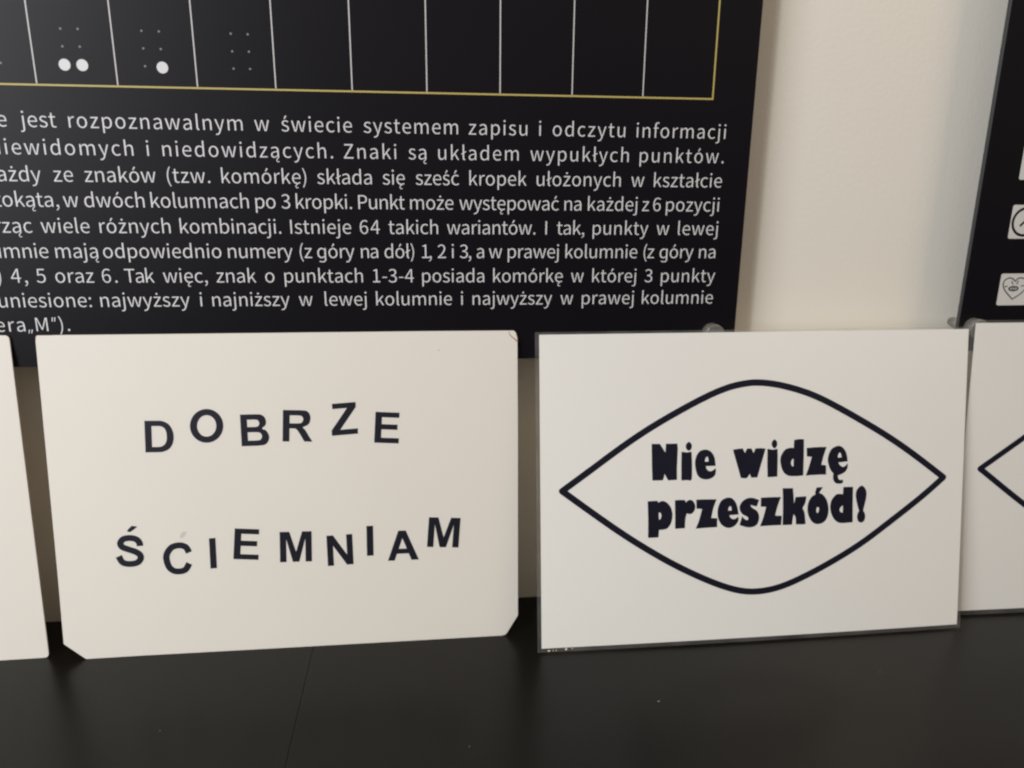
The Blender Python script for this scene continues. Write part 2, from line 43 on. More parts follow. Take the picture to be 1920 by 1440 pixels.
def area(name, loc, target, size, power, color, size_y=None, spread=180):
    l = bpy.data.lights.new(name, 'AREA'); l.energy = power; l.color = color
    l.shape = 'RECTANGLE'; l.size = size; l.size_y = size_y or size; l.spread = math.radians(spread)
    o = bpy.data.objects.new(name, l); scene.collection.objects.link(o)
    o.location = loc
    o.rotation_euler = (Vector(target)-Vector(loc)).to_track_quat('-Z', 'Y').to_euler()
    return o
area('ceiling_lamp', (-1.0, -1.25, 1.35), (0.1, 0, 0.25), 0.12, 9.2, (1.0, 0.96, 0.91))
area('window_light', (-1.12, -1.05, 0.72), (-0.05, 0, 0.25), 0.8, 22, (0.92, 0.955, 1.0), 1.2)
area('warm_lamp', (1.0, -0.62, 1.5), (0.35, 0, 0.4), 0.4, 6.5, (1.0, 0.78, 0.54))

scene.view_settings.view_transform = 'Standard'
scene.view_settings.look = 'None'
scene.view_settings.exposure = 0
scene.view_settings.gamma = 1

# ------------------------------------------------------------------ materials
def material(name, base, rough=0.5, bump=0.0, bscale=400, var=0.0, vscale=30, metallic=0.0, coat=0.0, spec=0.5, rvar=0.0):
    m = bpy.data.materials.new(name); m.use_nodes = True
    nt = m.node_tree; b = nt.nodes['Principled BSDF']
    b.inputs['Roughness'].default_value = rough; b.inputs['Metallic'].default_value = metallic
    b.inputs['Coat Weight'].default_value = coat; b.inputs['Coat Roughness'].default_value = 0.12
    b.inputs['Specular IOR Level'].default_value = spec
    tc = nt.nodes.new('ShaderNodeTexCoord')
    n = nt.nodes.new('ShaderNodeTexNoise'); n.inputs['Scale'].default_value = vscale; n.inputs['Detail'].default_value = 6
    nt.links.new(tc.outputs['Object'], n.inputs['Vector'])
    mix = nt.nodes.new('ShaderNodeMix'); mix.data_type = 'RGBA'
    mix.inputs[6].default_value = (*[c*(1-var) for c in base], 1); mix.inputs[7].default_value = (*[min(1, c*(1+var)) for c in base], 1)
    nt.links.new(n.outputs['Fac'], mix.inputs[0]); nt.links.new(mix.outputs[2], b.inputs['Base Color'])
    if rvar:
        mr = nt.nodes.new('ShaderNodeMapRange'); mr.inputs['To Min'].default_value = rough-rvar; mr.inputs['To Max'].default_value = rough+rvar
        nt.links.new(n.outputs['Fac'], mr.inputs['Value']); nt.links.new(mr.outputs['Result'], b.inputs['Roughness'])
    if bump:
        n2 = nt.nodes.new('ShaderNodeTexNoise'); n2.inputs['Scale'].default_value = bscale; n2.inputs['Detail'].default_value = 4
        nt.links.new(tc.outputs['Object'], n2.inputs['Vector'])
        bp = nt.nodes.new('ShaderNodeBump'); bp.inputs['Strength'].default_value = 1.0; bp.inputs['Distance'].default_value = bump
        nt.links.new(n2.outputs['Fac'], bp.inputs['Height']); nt.links.new(bp.outputs['Normal'], b.inputs['Normal'])
    return m

M_wall = material('painted_wall', (0.75, 0.715, 0.64), 0.75, 0.00016, 330, 0.03, 6)
M_board = material('black_acrylic_board', (0.0034, 0.0028, 0.0048), 0.39, 0.00002, 900, 0.2, 8, coat=0.0, spec=0.22, rvar=0.03)
M_edge = material('lit_board_edge', (0.035, 0.037, 0.038), 0.45)  # lighter copy of the board black: light caught by the side faces, painted in
M_print = material('white_print', (0.64, 0.63, 0.64), 0.5)
M_line = material('white_rule_print', (0.55, 0.53, 0.53), 0.5)
M_gold = material('gold_print', (0.46, 0.37, 0.11), 0.5)
M_faintdot = material('grey_dot_print', (0.19, 0.19, 0.20), 0.5)
M_card = material('matt_card', (0.815, 0.78, 0.715), 0.62, 0.00003, 700, 0.018, 14)
M_paper = material('laminated_paper', (0.905, 0.90, 0.872), 0.34, 0.00002, 300, 0.014, 10, rvar=0.05, coat=0.4)
M_ink = material('navy_black_ink', (0.007, 0.007, 0.016), 0.42, 0.0, 400, 0.3, 60, spec=0.3)
M_greyink = material('grey_ink', (0.075, 0.07, 0.072), 0.5)
M_lettering = material('cut_letter_film', (0.008, 0.008, 0.016), 0.48, 0.0, 400, 0.3, 80, spec=0.3)
M_ghost = material('glue_smudge', (0.55, 0.52, 0.475), 0.6)
M_brown = material('worn_brown_edge', (0.33, 0.19, 0.12), 0.6, 0, 400, 0.3, 300)
M_desk = material('black_satin_laminate', (0.0036, 0.0031, 0.0027), 0.30, 0.00001, 500, 0.25, 9, rvar=0.05, spec=0.24)
M_metal = material('clear_plastic', (0.40, 0.39, 0.36), 0.2)
M_metal.node_tree.nodes['Principled BSDF'].inputs['Transmission Weight'].default_value = 0.7
M_metal.node_tree.nodes['Principled BSDF'].inputs['IOR'].default_value = 1.49
M_barrel = material('frosted_clear_plastic', (0.66, 0.64, 0.58), 0.3)
M_barrel.node_tree.nodes['Principled BSDF'].inputs['Transmission Weight'].default_value = 0.75
M_tile = material('white_icon_tile', (0.62, 0.61, 0.58), 0.5)
M_speck = material('dust', (0.25, 0.24, 0.22), 0.8)
M_glint = material('cream_painted_glint', (0.85, 0.74, 0.52), 0.5)

def let_light_through(m, fac, color):
    """paper and thin card pass some light to the wall behind them"""
    nt = m.node_tree; b = nt.nodes['Principled BSDF']; out = nt.nodes['Material Output']
    t = nt.nodes.new('ShaderNodeBsdfTranslucent'); t.inputs['Color'].default_value = (*color, 1)
    mx = nt.nodes.new('ShaderNodeMixShader'); mx.inputs[0].default_value = fac
    nt.links.new(b.outputs[0], mx.inputs[1]); nt.links.new(t.outputs[0], mx.inputs[2]); nt.links.new(mx.outputs[0], out.inputs['Surface'])
let_light_through(M_paper, 0.22, (0.9, 0.84, 0.76)); let_light_through(M_card, 0.18, (0.9, 0.82, 0.74))

def film_material():
    m = bpy.data.materials.new('clear_laminate_film'); m.use_nodes = True
    nt = m.node_tree; b = nt.nodes['Principled BSDF']; out = nt.nodes['Material Output']
    b.inputs['Base Color'].default_value = (0.48, 0.47, 0.46, 1); b.inputs['Roughness'].default_value = 0.22
    tr = nt.nodes.new('ShaderNodeBsdfTransparent'); tr.inputs['Color'].default_value = (0.985, 0.985, 0.985, 1)
    tc = nt.nodes.new('ShaderNodeTexCoord'); n = nt.nodes.new('ShaderNodeTexNoise'); n.inputs['Scale'].default_value = 60
    nt.links.new(tc.outputs['Object'], n.inputs['Vector'])
    mr = nt.nodes.new('ShaderNodeMapRange'); mr.inputs['To Min'].default_value = 0.01; mr.inputs['To Max'].default_value = 0.13
    nt.links.new(n.outputs['Fac'], mr.inputs['Value'])
    mx = nt.nodes.new('ShaderNodeMixShader'); nt.links.new(mr.outputs['Result'], mx.inputs[0])
    nt.links.new(tr.outputs[0], mx.inputs[1]); nt.links.new(b.outputs[0], mx.inputs[2]); nt.links.new(mx.outputs[0], out.inputs['Surface'])
    return m
M_film = film_material()

# ------------------------------------------------------------------ object helpers
C = scene.collection
def tag(o, label=None, cat=None, group=None, kind=None):
    if label: o['label'] = label
    if cat: o['category'] = cat
    if group: o['group'] = group
    if kind: o['kind'] = kind
    return o
def thing(name, label, cat, matrix=None, group=None):
    o = bpy.data.objects.new(name, None); C.objects.link(o); o.empty_display_size = 0.02
    if matrix is not None: o.matrix_world = matrix
    return tag(o, label, cat, group)
def link(name, me, mat, parent=None):
    o = bpy.data.objects.new(name, me); C.objects.link(o)
    if mat and not me.materials: me.materials.append(mat)
    if parent: o.parent = parent
    return o

def smooth_contour(pts, n=5):
    """corner points stay sharp, points flagged with a third value are passed smoothly"""
    out = []; N = len(pts)
    def tan(i):
        if len(pts[i]) < 3: return None
        a, b = pts[(i-1) % N], pts[(i+1) % N]
        return ((b[0]-a[0])/2, (b[1]-a[1])/2)
    for i in range(N):
        a, b = pts[i], pts[(i+1) % N]; ta, tb = tan(i), tan((i+1) % N)
        out.append((a[0], a[1]))
        if ta is None and tb is None: continue
        L = math.hypot(b[0]-a[0], b[1]-a[1])
        def lim(t):
            if t is None: return (b[0]-a[0], b[1]-a[1])
            l = math.hypot(*t) or 1; k = min(1, L/l); return (t[0]*k, t[1]*k)
        m0, m1 = lim(ta), lim(tb)
        for j in range(1, n):
            t = j/n; h0 = 2*t**3-3*t*t+1; h1 = t**3-2*t*t+t; h2 = -2*t**3+3*t*t; h3 = t**3-t*t
            out.append((h0*a[0]+h1*m0[0]+h2*b[0]+h3*m1[0], h0*a[1]+h1*m0[1]+h2*b[1]+h3*m1[1]))
    return out
def smooth_path(pts, n=6):
    out = []
    for i in range(len(pts)-1):
        p0 = pts[max(i-1, 0)]; p1 = pts[i]; p2 = pts[i+1]; p3 = pts[min(i+2, len(pts)-1)]
        for j in range(n):
            t = j/n
            out.append(tuple(0.5*((2*p1[k])+(-p0[k]+p2[k])*t+(2*p0[k]-5*p1[k]+4*p2[k]-p3[k])*t*t+(-p0[k]+3*p1[k]-3*p2[k]+p3[k])*t**3) for k in (0, 1)))
    out.append(tuple(pts[-1])); return out
def offset_path(path, d):
    out = []
    for i, p in enumerate(path):
        a = path[max(i-1, 0)]; b = path[min(i+1, len(path)-1)]
        dx, dy = b[0]-a[0], b[1]-a[1]; l = math.hypot(dx, dy) or 1
        out.append((p[0]-dy/l*d, p[1]+dx/l*d))
    return out
def stroke(path, wd, wd2=None):
    L = offset_path(path, wd/2); R = offset_path(path, -wd/2)
    if wd2 is not None:
        n = len(path)-1
        L = [(p[0]+(l[0]-p[0])*(1+(wd2/wd-1)*i/n), p[1]+(l[1]-p[1])*(1+(wd2/wd-1)*i/n)) for i, (p, l) in enumerate(zip(path, L))]
        R = [(p[0]+(l[0]-p[0])*(1+(wd2/wd-1)*i/n), p[1]+(l[1]-p[1])*(1+(wd2/wd-1)*i/n)) for i, (p, l) in enumerate(zip(path, R))]
    return L + R[::-1]
def ring(cx, cy, rx, ry, n=40):
    return [(cx+rx*math.cos(2*math.pi*i/n), cy+ry*math.sin(2*math.pi*i/n)) for i in range(n)]

def print_mesh(groups, thick=0.04, lift=0.0, fatten=0.0, disp=None):
    """flat printed shape: filled outlines (mm) given a hair of thickness; returned in local (u, v, w) metres"""
    bm = bmesh.new()
    for gi, contours in enumerate(groups):
        cu = bpy.data.curves.new('tmp', 'CURVE'); cu.dimensions = '2D'; cu.fill_mode = 'BOTH'; cu.extrude = thick/2
        cu.offset = fatten
        for c in contours:
            sp = cu.splines.new('POLY'); sp.points.add(len(c)-1)
            for i, p in enumerate(c): sp.points[i].co = (p[0], p[1], 0, 1)
            sp.use_cyclic_u = True
        ob = bpy.data.objects.new('tmp', cu)
        me = bpy.data.meshes.new_from_object(ob)
        for v in me.vertices:
            z = (v.co.z+thick/2)+lift+0.008*gi
            if disp: z += disp(v.co.x, v.co.y)
            v.co = Vector((v.co.x*MM, v.co.y*MM, z*MM))
        bm.from_mesh(me); bpy.data.meshes.remove(me); bpy.data.objects.remove(ob); bpy.data.curves.remove(cu)
    bmesh.ops.remove_doubles(bm, verts=bm.verts, dist=1e-8)
    me = bpy.data.meshes.new('print'); bm.to_mesh(me); bm.free(); return me

def solid_sheet(us, vs, thick, disp=None, hole=None, front=0.0):
    """a sheet with thickness, on a grid, the front face at w=front; hole(i,j) leaves a cell out"""
    bm = bmesh.new(); nu, nv = len(us), len(vs); F = {}; B = {}
    for i, u in enumerate(us):
        for j, v in enumerate(vs):
            d = (disp(u, v) if disp else 0)+front
            F[i, j] = bm.verts.new((u*MM, v*MM, d*MM)); B[i, j] = bm.verts.new((u*MM, v*MM, (d-thick)*MM))
    cell = lambda i, j: 0 <= i < nu-1 and 0 <= j < nv-1 and not (hole and hole(i, j))
    for i in range(nu-1):
        for j in range(nv-1):
            if not cell(i, j): continue
            bm.faces.new((F[i, j], F[i+1, j], F[i+1, j+1], F[i, j+1])); bm.faces.new((B[i, j], B[i, j+1], B[i+1, j+1], B[i+1, j]))
            for (di, dj, a, b) in ((-1, 0, (i, j), (i, j+1)), (1, 0, (i+1, j+1), (i+1, j)), (0, -1, (i+1, j), (i, j)), (0, 1, (i, j+1), (i+1, j+1))):
                if not cell(i+di, j+dj): bm.faces.new((F[a], F[b], B[b], B[a]))
    for v in [v for v in bm.verts if not v.link_faces]: bm.verts.remove(v)
    bmesh.ops.recalc_face_normals(bm, faces=bm.faces)
    me = bpy.data.meshes.new('sheet'); bm.to_mesh(me); bm.free()
    me.polygons.foreach_set('use_smooth', [False]*len(me.polygons)); return me
def box_mesh(x0, x1, y0, y1, z0, z1, bevel=0.0, seg=2, flip=None):
    bm = bmesh.new(); bmesh.ops.create_cube(bm, size=1)
    for v in bm.verts:
        v.co = Vector(((x0 if v.co.x < 0 else x1)*MM, (y0 if v.co.y < 0 else y1)*MM, (z0 if v.co.z < 0 else z1)*MM))
    if bevel: bmesh.ops.bevel(bm, geom=bm.edges[:], offset=bevel*MM, segments=seg, affect='EDGES', profile=0.5)
    me = bpy.data.meshes.new('box'); bm.to_mesh(me); bm.free(); return me
def lathe_mesh(profile, n=40):
    """profile [(radius, depth)] in mm turned round the local w axis"""
    bm = bmesh.new(); rows = []
    for r, z in profile:
        rows.append([bm.verts.new((r*MM*math.cos(2*math.pi*k/n), r*MM*math.sin(2*math.pi*k/n), z*MM)) for k in range(n)])
    for a, b in zip(rows, rows[1:]):
        for k in range(n): bm.faces.new((a[k], a[(k+1) % n], b[(k+1) % n], b[k]))
    bm.faces.new(rows[0]); bm.faces.new(rows[-1])
    bmesh.ops.recalc_face_normals(bm, faces=bm.faces)
    me = bpy.data.meshes.new('turned'); bm.to_mesh(me); bm.free()
    for p in me.polygons: p.use_smooth = len(p.vertices) == 4
    return me

# ------------------------------------------------------------------ the setting: wall
wall = link('wall', box_mesh(-3000, 3000, 0, 60, -800, 2000), M_wall); tag(wall, kind='structure')

# ------------------------------------------------------------------ black table top made of two boards with a thin seam
seam_x = (D['seam'][0][0]+D['seam'][1][0])/2
table = thing('black_table', 'black satin tabletop of two boards with a thin seam, under the leaning cards', 'table', Matrix.Translation((0, 0, 0)))
link('tabletop_board', box_mesh(-1100, seam_x-0.09, -420, -0.3, -28, -0.02, 0.3), M_desk, table)
link('tabletop_board', box_mesh(seam_x+0.09, 1300, -420, -0.3, -28.1, -0.0, 0.3), M_desk, table)
for k, (x, y, _) in enumerate(D['specks']):
    rr = [0.55, 0.3, 0.28, 0.3][k]
    s = link('dust_speck', lathe_mesh([(rr*0.9, 0.0), (rr, 0.05), (rr*0.5, 0.16)], 7), M_speck, table); s.location = (x*MM, y*MM, 0.00002)
    s.scale = (1.5, 0.8, 1)

# ------------------------------------------------------------------ boards on the wall
# board frames: local (u, v, w) = (x, z, towards the room); origin on the wall above the table
BM = Matrix(((1, 0, 0, 0), (0, 0, -1, 0), (0, 1, 0, 0), (0, 0, 0, 1)))   # w -> -y
def board_panel(x0, x1, z0, z1, parent):
    me = box_mesh(x0, x1, z0, z1, MIDT, SH, 0.25, 1)
    me.materials.append(M_board); me.materials.append(M_edge)
    for p in me.polygons: p.material_index = 1 if abs(p.normal.x) > 0.8 or abs(p.normal.y) > 0.8 else 0
    return link('board_panel', me, None, parent)
def standoff(x, z, parent):
    o = link('standoff_cap', lathe_mesh([(6.3, 0.02), (6.6, 0.5), (6.6, STAND_H-0.9), (6.35, STAND_H-0.3), (5.7, STAND_H)]), M_metal, parent)
    o.location = (x*MM, z*MM, SH*MM)
    o = link('standoff_barrel', lathe_mesh([(3.0, 0.0), (3.0, MIDT-0.02)]), M_barrel, parent); o.location = (x*MM, z*MM, 0)

# glyph outlines (font units, 257 = capital height), Polish letters put together from them
G = D['glyphs']
def glyph(ch):
    base = {'ą': 'a', 'ę': 'e', 'ś': 's', 'ć': 'c', 'ó': 'o', 'ń': 'n', 'ż': 'z', 'ł': 'l'}
    if ch in base:
        adv, c = G[base[ch]]; xs = [p[0] for q in c for p in q]; mid = (min(xs)+max(xs))/2; groups = [c]
        if ch in 'śćóń': groups.append([[(mid-22, 214), (mid+6, 276), (mid+38, 264), (mid-6, 206)]])
        if ch == 'ż': groups.append([ring(mid, 241, 20, 20, 12)])
        if ch == 'ł': groups.append([[(8, 118), (100, 168), (100, 142), (8, 92)]])
        if ch in 'ąę':
            x = max(xs)-(12 if ch == 'ą' else 62)
            groups.append([stroke(smooth_path([(x, 3), (x-26, -22), (x-34, -50), (x-18, -70), (x+14, -66)], 4), 22, 18)])
        return adv, groups
    if ch == 'g':                                 # single-storey g
        adv, c = G['q']; outer = max(c, key=len); rest = [q for q in c if q is not outer]
        bowl = [tuple(p) for p in outer]; low = [(p[0], max(p[1], -30)) for p in bowl]
        xr = max(p[0] for p in bowl)
        hook = stroke(smooth_path([(xr-12, -14), (xr-16, -44), (xr-44, -66), (xr-88, -68), (xr-130, -58)], 5), 27, 22)
        return adv, [[low]+rest, [hook]]
    if ch == '„': return 118, [[[(18, -40), (36, 34), (62, 34), (36, -40)]], [[(66, -40), (84, 34), (110, 34), (84, -40)]]]
    if ch == '”': return 112, [[[(22, 180), (34, 262), (60, 262), (42, 180)]], [[(66, 180), (78, 262), (104, 262), (86, 180)]]]
    adv, c = G[ch]; return adv, [c]

def text_line(z, slope, words, parent, tight=False, sx=0.0325, sy=0.0328):
    """one printed line: every word justified between its two ends"""
    tr = []; ins = 0.4 if tight else 0.0
    for pas in (0, 1):
        groups = []
        for w0, x0, x1 in words:
            x0 += ins; x1 -= ins; first = w0[0] == '*'; wd = w0.lstrip('*'); gl = [glyph(c) for c in wd]
            l = min(p[0] for gr in gl[0][1] for q in gr for p in q); r = gl[-1][0]-max(p[0] for gr in gl[-1][1] for q in gr for p in q)
            nat = (sum(g[0] for g in gl)-l-r)*sx
            if first: t = sum(tr)/len(tr) if tr else 0; x0 = x1-nat-t*(len(wd)-1)
            elif len(wd) > 1: t = (x1-x0-nat)/(len(wd)-1); (tr.append(t) if pas == 0 and len(wd) > 3 else None)
            else: t = 0; x0 = (x0+x1-nat)/2
            pen = x0-l*sx
            for gi, (adv, grs) in enumerate(gl):      # neighbours that touch are filled apart
                for k, gr in enumerate(grs):
                    k = k*2+gi % 2
                    while len(groups) <= k: groups.append([])
                    groups[k] += [[(pen+p[0]*sx, z+slope*(pen+p[0]*sx)+p[1]*sy) for p in q] for q in gr]
                pen += adv*sx+t
    o = link('text_line', print_mesh(groups, 0.03, SH+0.02, -0.075), M_print, parent)
    return o

b1 = thing('braille_board', 'black information board with white Polish text and a braille table, left on the wall', 'sign', BM)
board_panel(-760, D['b1_right'], D['b1_bottom'], 900, b1)
sx, sz = D['stand_front'][0]; standoff(sx, sz, b1)
standoff(-760+(D['b1_right']-sx), sz, b1)
for k, (z, sl, ws) in enumerate(D['lines']): text_line(z, sl, ws, b1, k in (3, 5))
fz = D['frame_z']; cols = D['cols']; g = cols[-1]
def rect(x0, x1, y0, y1): return [(x0, y0), (x1, y0), (x1, y1), (x0, y1)]
link('table_border', print_mesh([[[(-740, fz-0.5), (g+0.5, fz-0.5), (g+0.5, 560), (g-0.5, 560), (g-0.5, fz+0.5), (-740, fz+0.5)]]], 0.03, SH+0.02), M_gold, b1)
step = (cols[-2]-cols[0])/8
xs = [cols[0]-step*k for k in range(1, 6)]+cols[:-1]
for x in xs: link('table_rule', print_mesh([[rect(x-0.36, x+0.36, fz+0.65, 560)]], 0.03, SH+0.02), M_line, b1)
for x, z in D['big']:
    link('braille_dot', print_mesh([[ring(x, z, 3.15, 3.15, 32)]], 0.05, SH+0.02), M_print, b1)
for x, z in D['small']:
    link('small_dot', print_mesh([[ring(x, z, 0.62, 0.62, 12)]], 0.03, SH+0.02), M_faintdot, b1)

b2 = thing('icon_board', 'black board with white icon tiles at the right edge of the wall', 'sign', BM)
board_panel(D['b2_left'], 1250, D['b1_bottom'], 900, b2)
sx, sz = D['stand_front'][1]; standoff(sx, sz, b2)
tl = D['tiles']
def tile(x, z0, z1):
    h = z1-z0; r = 1.4; x1 = x+h
    pts = []
    for cx, cy, a0 in ((x1-r, z1-r, 0), (x+r, z1-r, 90), (x+r, z0+r, 180), (x1-r, z0+r, 270)):
        pts += [(cx+r*math.cos(math.radians(a0+k*18)), cy+r*math.sin(math.radians(a0+k*18))) for k in range(6)]
    return link('icon_tile', print_mesh([[pts]], 0.04, SH+0.02), M_tile, b2)
ta = tile((tl[0][0][0]+tl[0][1][0])/2, tl[0][0][1], tl[0][1][1])
tb = tile((tl[1][0][0]+tl[1][1][0])/2, tl[1][0][1], tl[1][1][1]); tb['label'] = 'white tile with a clock'
tcx = tile((tl[2][0][0]+tl[2][1][0])/2, tl[2][0][1], tl[2][1][1]); tcx['label'] = 'white tile with a heart and an eye'
cc, cl, h0, h1 = D['clock']; rad = cc[0]-cl[0]
link('clock_icon', print_mesh([[ring(cc[0], cc[1], rad+0.9, rad+0.9, 48), ring(cc[0], cc[1], rad-0.9, rad-0.9, 48)],
     [stroke([tuple(h0), (cc[0], cc[1]+0.6)], 1.5)], [stroke([(cc[0], cc[1]+0.6), (cc[0], cc[1]+5.6)], 1.3)]], 0.03, SH+0.07), M_ink, tb)
hp = [tuple(p) for p in D['heart']]
left = smooth_path(hp[:7], 5); right = smooth_path(hp[6:]+[hp[0]], 5)
eyep = D['heye']; ex, ey = eyep[1][0], eyep[0][1]; erx = (eyep[2][0]-eyep[0][0])/2; ery = (eyep[1][1]-eyep[3][1])/2; ey = (eyep[1][1]+eyep[3][1])/2
link('heart_icon', print_mesh([[stroke(left, 0.9)], [stroke(right, 0.9)], [ring(ex, ey, erx, ery*0.95, 24), ring(ex, ey, erx*0.6, ery*0.5, 24)], [ring(ex, ey, ery*0.72, ery*0.72, 16), ring(ex, ey, ery*0.3, ery*0.3, 10)]]
     + [[stroke([tuple(eyep[a]), tuple(eyep[a+1])], 0.8)] for a in (4, 6, 8, 10)], 0.03, SH+0.07), M_greyink, tcx)

# ------------------------------------------------------------------ the leaning cards
def card_matrix(d, lift=0.15):
    U, V, N, O = (Vector(d[k]) for k in 'UVNO')
    m = Matrix.Identity(4)
    for i in range(3): m[i][0], m[i][1], m[i][2], m[i][3] = U[i], V[i], N[i], O[i]
    m[2][3] += lift*MM
    return m
GRP = 'A4 message cards leaning in a row on the black table'
def outline_sheet(out, thick, name, mat, parent):
    me = print_mesh([[out]], thick, -thick)
    o = link(name, me, mat, parent)
    return o

# card with cut-out letters
c1 = thing('letter_card', 'cream card with cut corners reading DOBRZE ŚCIEMNIAM in loose black letters', 'card', card_matrix(D['c1']), GRP)
outline_sheet([tuple(p) for p in D['c1out']], 1.0, 'card_sheet', M_card, c1)
def aff(B0, B1, T): return lambda x, y: (B0[0]+x*(B1[0]-B0[0])+y*(T[0]-B0[0]), B0[1]+x*(B1[1]-B0[1])+y*(T[1]-B0[1]))
SHAPES = {
 'D': [[(0, 0), (0, 1), (.42, 1), (.62, .985, 1), (.83, .89, 1), (.96, .70, 1), (1, .49, 1), (.965, .29, 1), (.84, .11, 1), (.62, .015, 1), (.42, 0)],
       [(.235, .168), (.42, .168), (.56, .18, 1), (.68, .25, 1), (.745, .36, 1), (.76, .50, 1), (.74, .66, 1), (.67, .77, 1), (.55, .825, 1), (.40, .832), (.235, .832)]],
 'B': [[(0, 0), (0, 1), (.55, 1), (.74, .985, 1), (.87, .90, 1), (.915, .76, 1), (.88, .64, 1), (.76, .545, 1), (.91, .47, 1), (1, .29, 1), (.95, .12, 1), (.82, .025, 1), (.56, 0)],
       [(.235, .60), (.50, .60), (.62, .62, 1), (.67, .715, 1), (.62, .81, 1), (.50, .834), (.235, .834)],
       [(.235, .168), (.52, .168), (.68, .19, 1), (.745, .30, 1), (.68, .41, 1), (.50, .435), (.235, .435)]],
 'R': [[(0, 0), (0, 1), (.60, 1), (.78, .98, 1), (.885, .89, 1), (.92, .73, 1), (.86, .56, 1), (.66, .455), (.76, .36, 1), (.86, .20), (1, 0), (.73, 0), (.58, .235, 1), (.45, .40, 1), (.34, .418), (.225, .418), (.225, 0)],
       [(.225, .58), (.48, .58), (.62, .60, 1), (.68, .71, 1), (.63, .81, 1), (.50, .834), (.225, .834)]],
 'Z': [[(0, 0), (0, .17), (.62, .835), (.06, .835), (.06, 1), (.96, 1), (.96, .845), (.325, .168), (1, .168), (1, 0)]],
 'E': [[(0, 0), (0, 1), (.975, 1), (.975, .834), (.27, .834), (.27, .61), (.92, .61), (.92, .442), (.27, .442), (.27, .168), (1, .168), (1, 0)]],
 'I': [[(0, 0), (0, 1), (1, 1), (1, 0)]],
 'M': [[(0, 0), (0, 1), (.30, 1), (.505, .33), (.70, 1), (1, 1), (1, 0), (.80, 0), (.80, .77), (.60, 0), (.40, 0), (.20, .77), (.20, 0)]],
 'N': [[(0, 0), (0, 1), (.25, 1), (.765, .33), (.765, 1), (1, 1), (1, 0), (.745, 0), (.235, .66), (.235, 0)]],
 'A': [[(0, 0), (.375, 1), (.615, 1), (1, 0), (.765, 0), (.68, .225), (.30, .225), (.215, 0)], [(.365, .39), (.625, .39), (.495, .75)]],
}
CEN = {
 'S': [(.86, .655), (.84, .76), (.72, .865), (.50, .905), (.27, .865), (.17, .74), (.24, .62), (.46, .545), (.70, .475), (.865, .375), (.885, .25), (.76, .13), (.50, .09), (.25, .14), (.115, .33)],
 'C': [(.89, .68), (.78, .85), (.56, .905), (.30, .84), (.135, .64), (.12, .45), (.20, .23), (.36, .11), (.57, .09), (.76, .15), (.89, .335)],
}
words_of = 'DOBRZEŚCIEMNIAM'
for i, (ch, B0, B1, T) in enumerate(D['letters']):
    f = aff(B0, B1, T); asp = math.dist(B0, B1)/math.dist(B0, T)
    if ch == 'O':
        cs = [[f(*p) for p in ring(.5, .5, .5, .51, 40)], [f(*p) for p in ring(.5, .5, .5-.20/asp, .325, 40)]]
    elif ch in CEN:
        path = smooth_path([(x*asp, y) for x, y in CEN[ch]], 6)
        cs = [[f(x/asp, y) for x, y in stroke(path, .185)]]
    else:
        cs = [[f(*p) for p in smooth_contour(c, 5)] for c in SHAPES[ch]]
    if i == 6: cs.append([tuple(p) for p in D['acc']])
    o = link('letter', print_mesh([cs], 0.10, 0.02), M_lettering, c1)
link('glue_mark', print_mesh([[[tuple(p) for p in D['ghost']]]], 0.02, 0.01), M_ghost, c1)
pl = smooth_path([tuple(p) for p in D['peel']], 4)
link('peeled_corner_edge', print_mesh([[stroke(pl, 0.35, 0.9)]], 0.12, 0.01), M_brown, c1)
for k, (x, y) in enumerate(D['c1spots']):
    rr = (0.7, 0.35, 0.3, 0.35, 0.3)[k]
    link('stain', print_mesh([[[(x+rr*math.cos(t)*random.uniform(.6, 1.3), y+rr*0.7*math.sin(t)*random.uniform(.6, 1.3)) for t in [j*0.7 for j in range(9)]]]], 0.008, 0.003), M_ghost, c1)

o1 = [tuple(p) for p in D['c1out']]
for wpath in ([[stroke([o1[0], o1[1], o1[2], (o1[2][0]+9, o1[2][1]-0.03)], 0.25)], [stroke([o1[6], o1[7], (o1[7][0]+0.02, o1[7][1]-5)], 0.4, 0.15)], [stroke([o1[10], o1[11], o1[12], (o1[12][0]-5, o1[12][1]+0.02)], 0.3, 0.1)]]): link('worn_edge', print_mesh([wpath], 0.1, -0.06), M_brown, c1)

# plain card at the far left
c3 = thing('plain_card', 'cream card with rounded corners, cut off by the left edge of the picture', 'card', card_matrix(D['c3']), GRP)
W3 = 297
def rounded(pts, r):
    out = []; n = len(pts)
    for i in range(n):
        p, a, b = Vector(pts[i]), Vector(pts[i-1]), Vector(pts[(i+1) % n])
        d1 = (a-p).normalized()*r; d2 = (b-p).normalized()*r
        for k in range(6):
            t = k/5; q = (1-t)**2*(p+d1)+2*t*(1-t)*p+t*t*(p+d2); out.append((q.x, q.y))
    return out
outline_sheet(rounded([(29.9-W3, 0), (29.9, 0), (27.3, 211.4), (27.3-W3, 211.4)], 3.0), 1.0, 'card_sheet', M_card, c3)

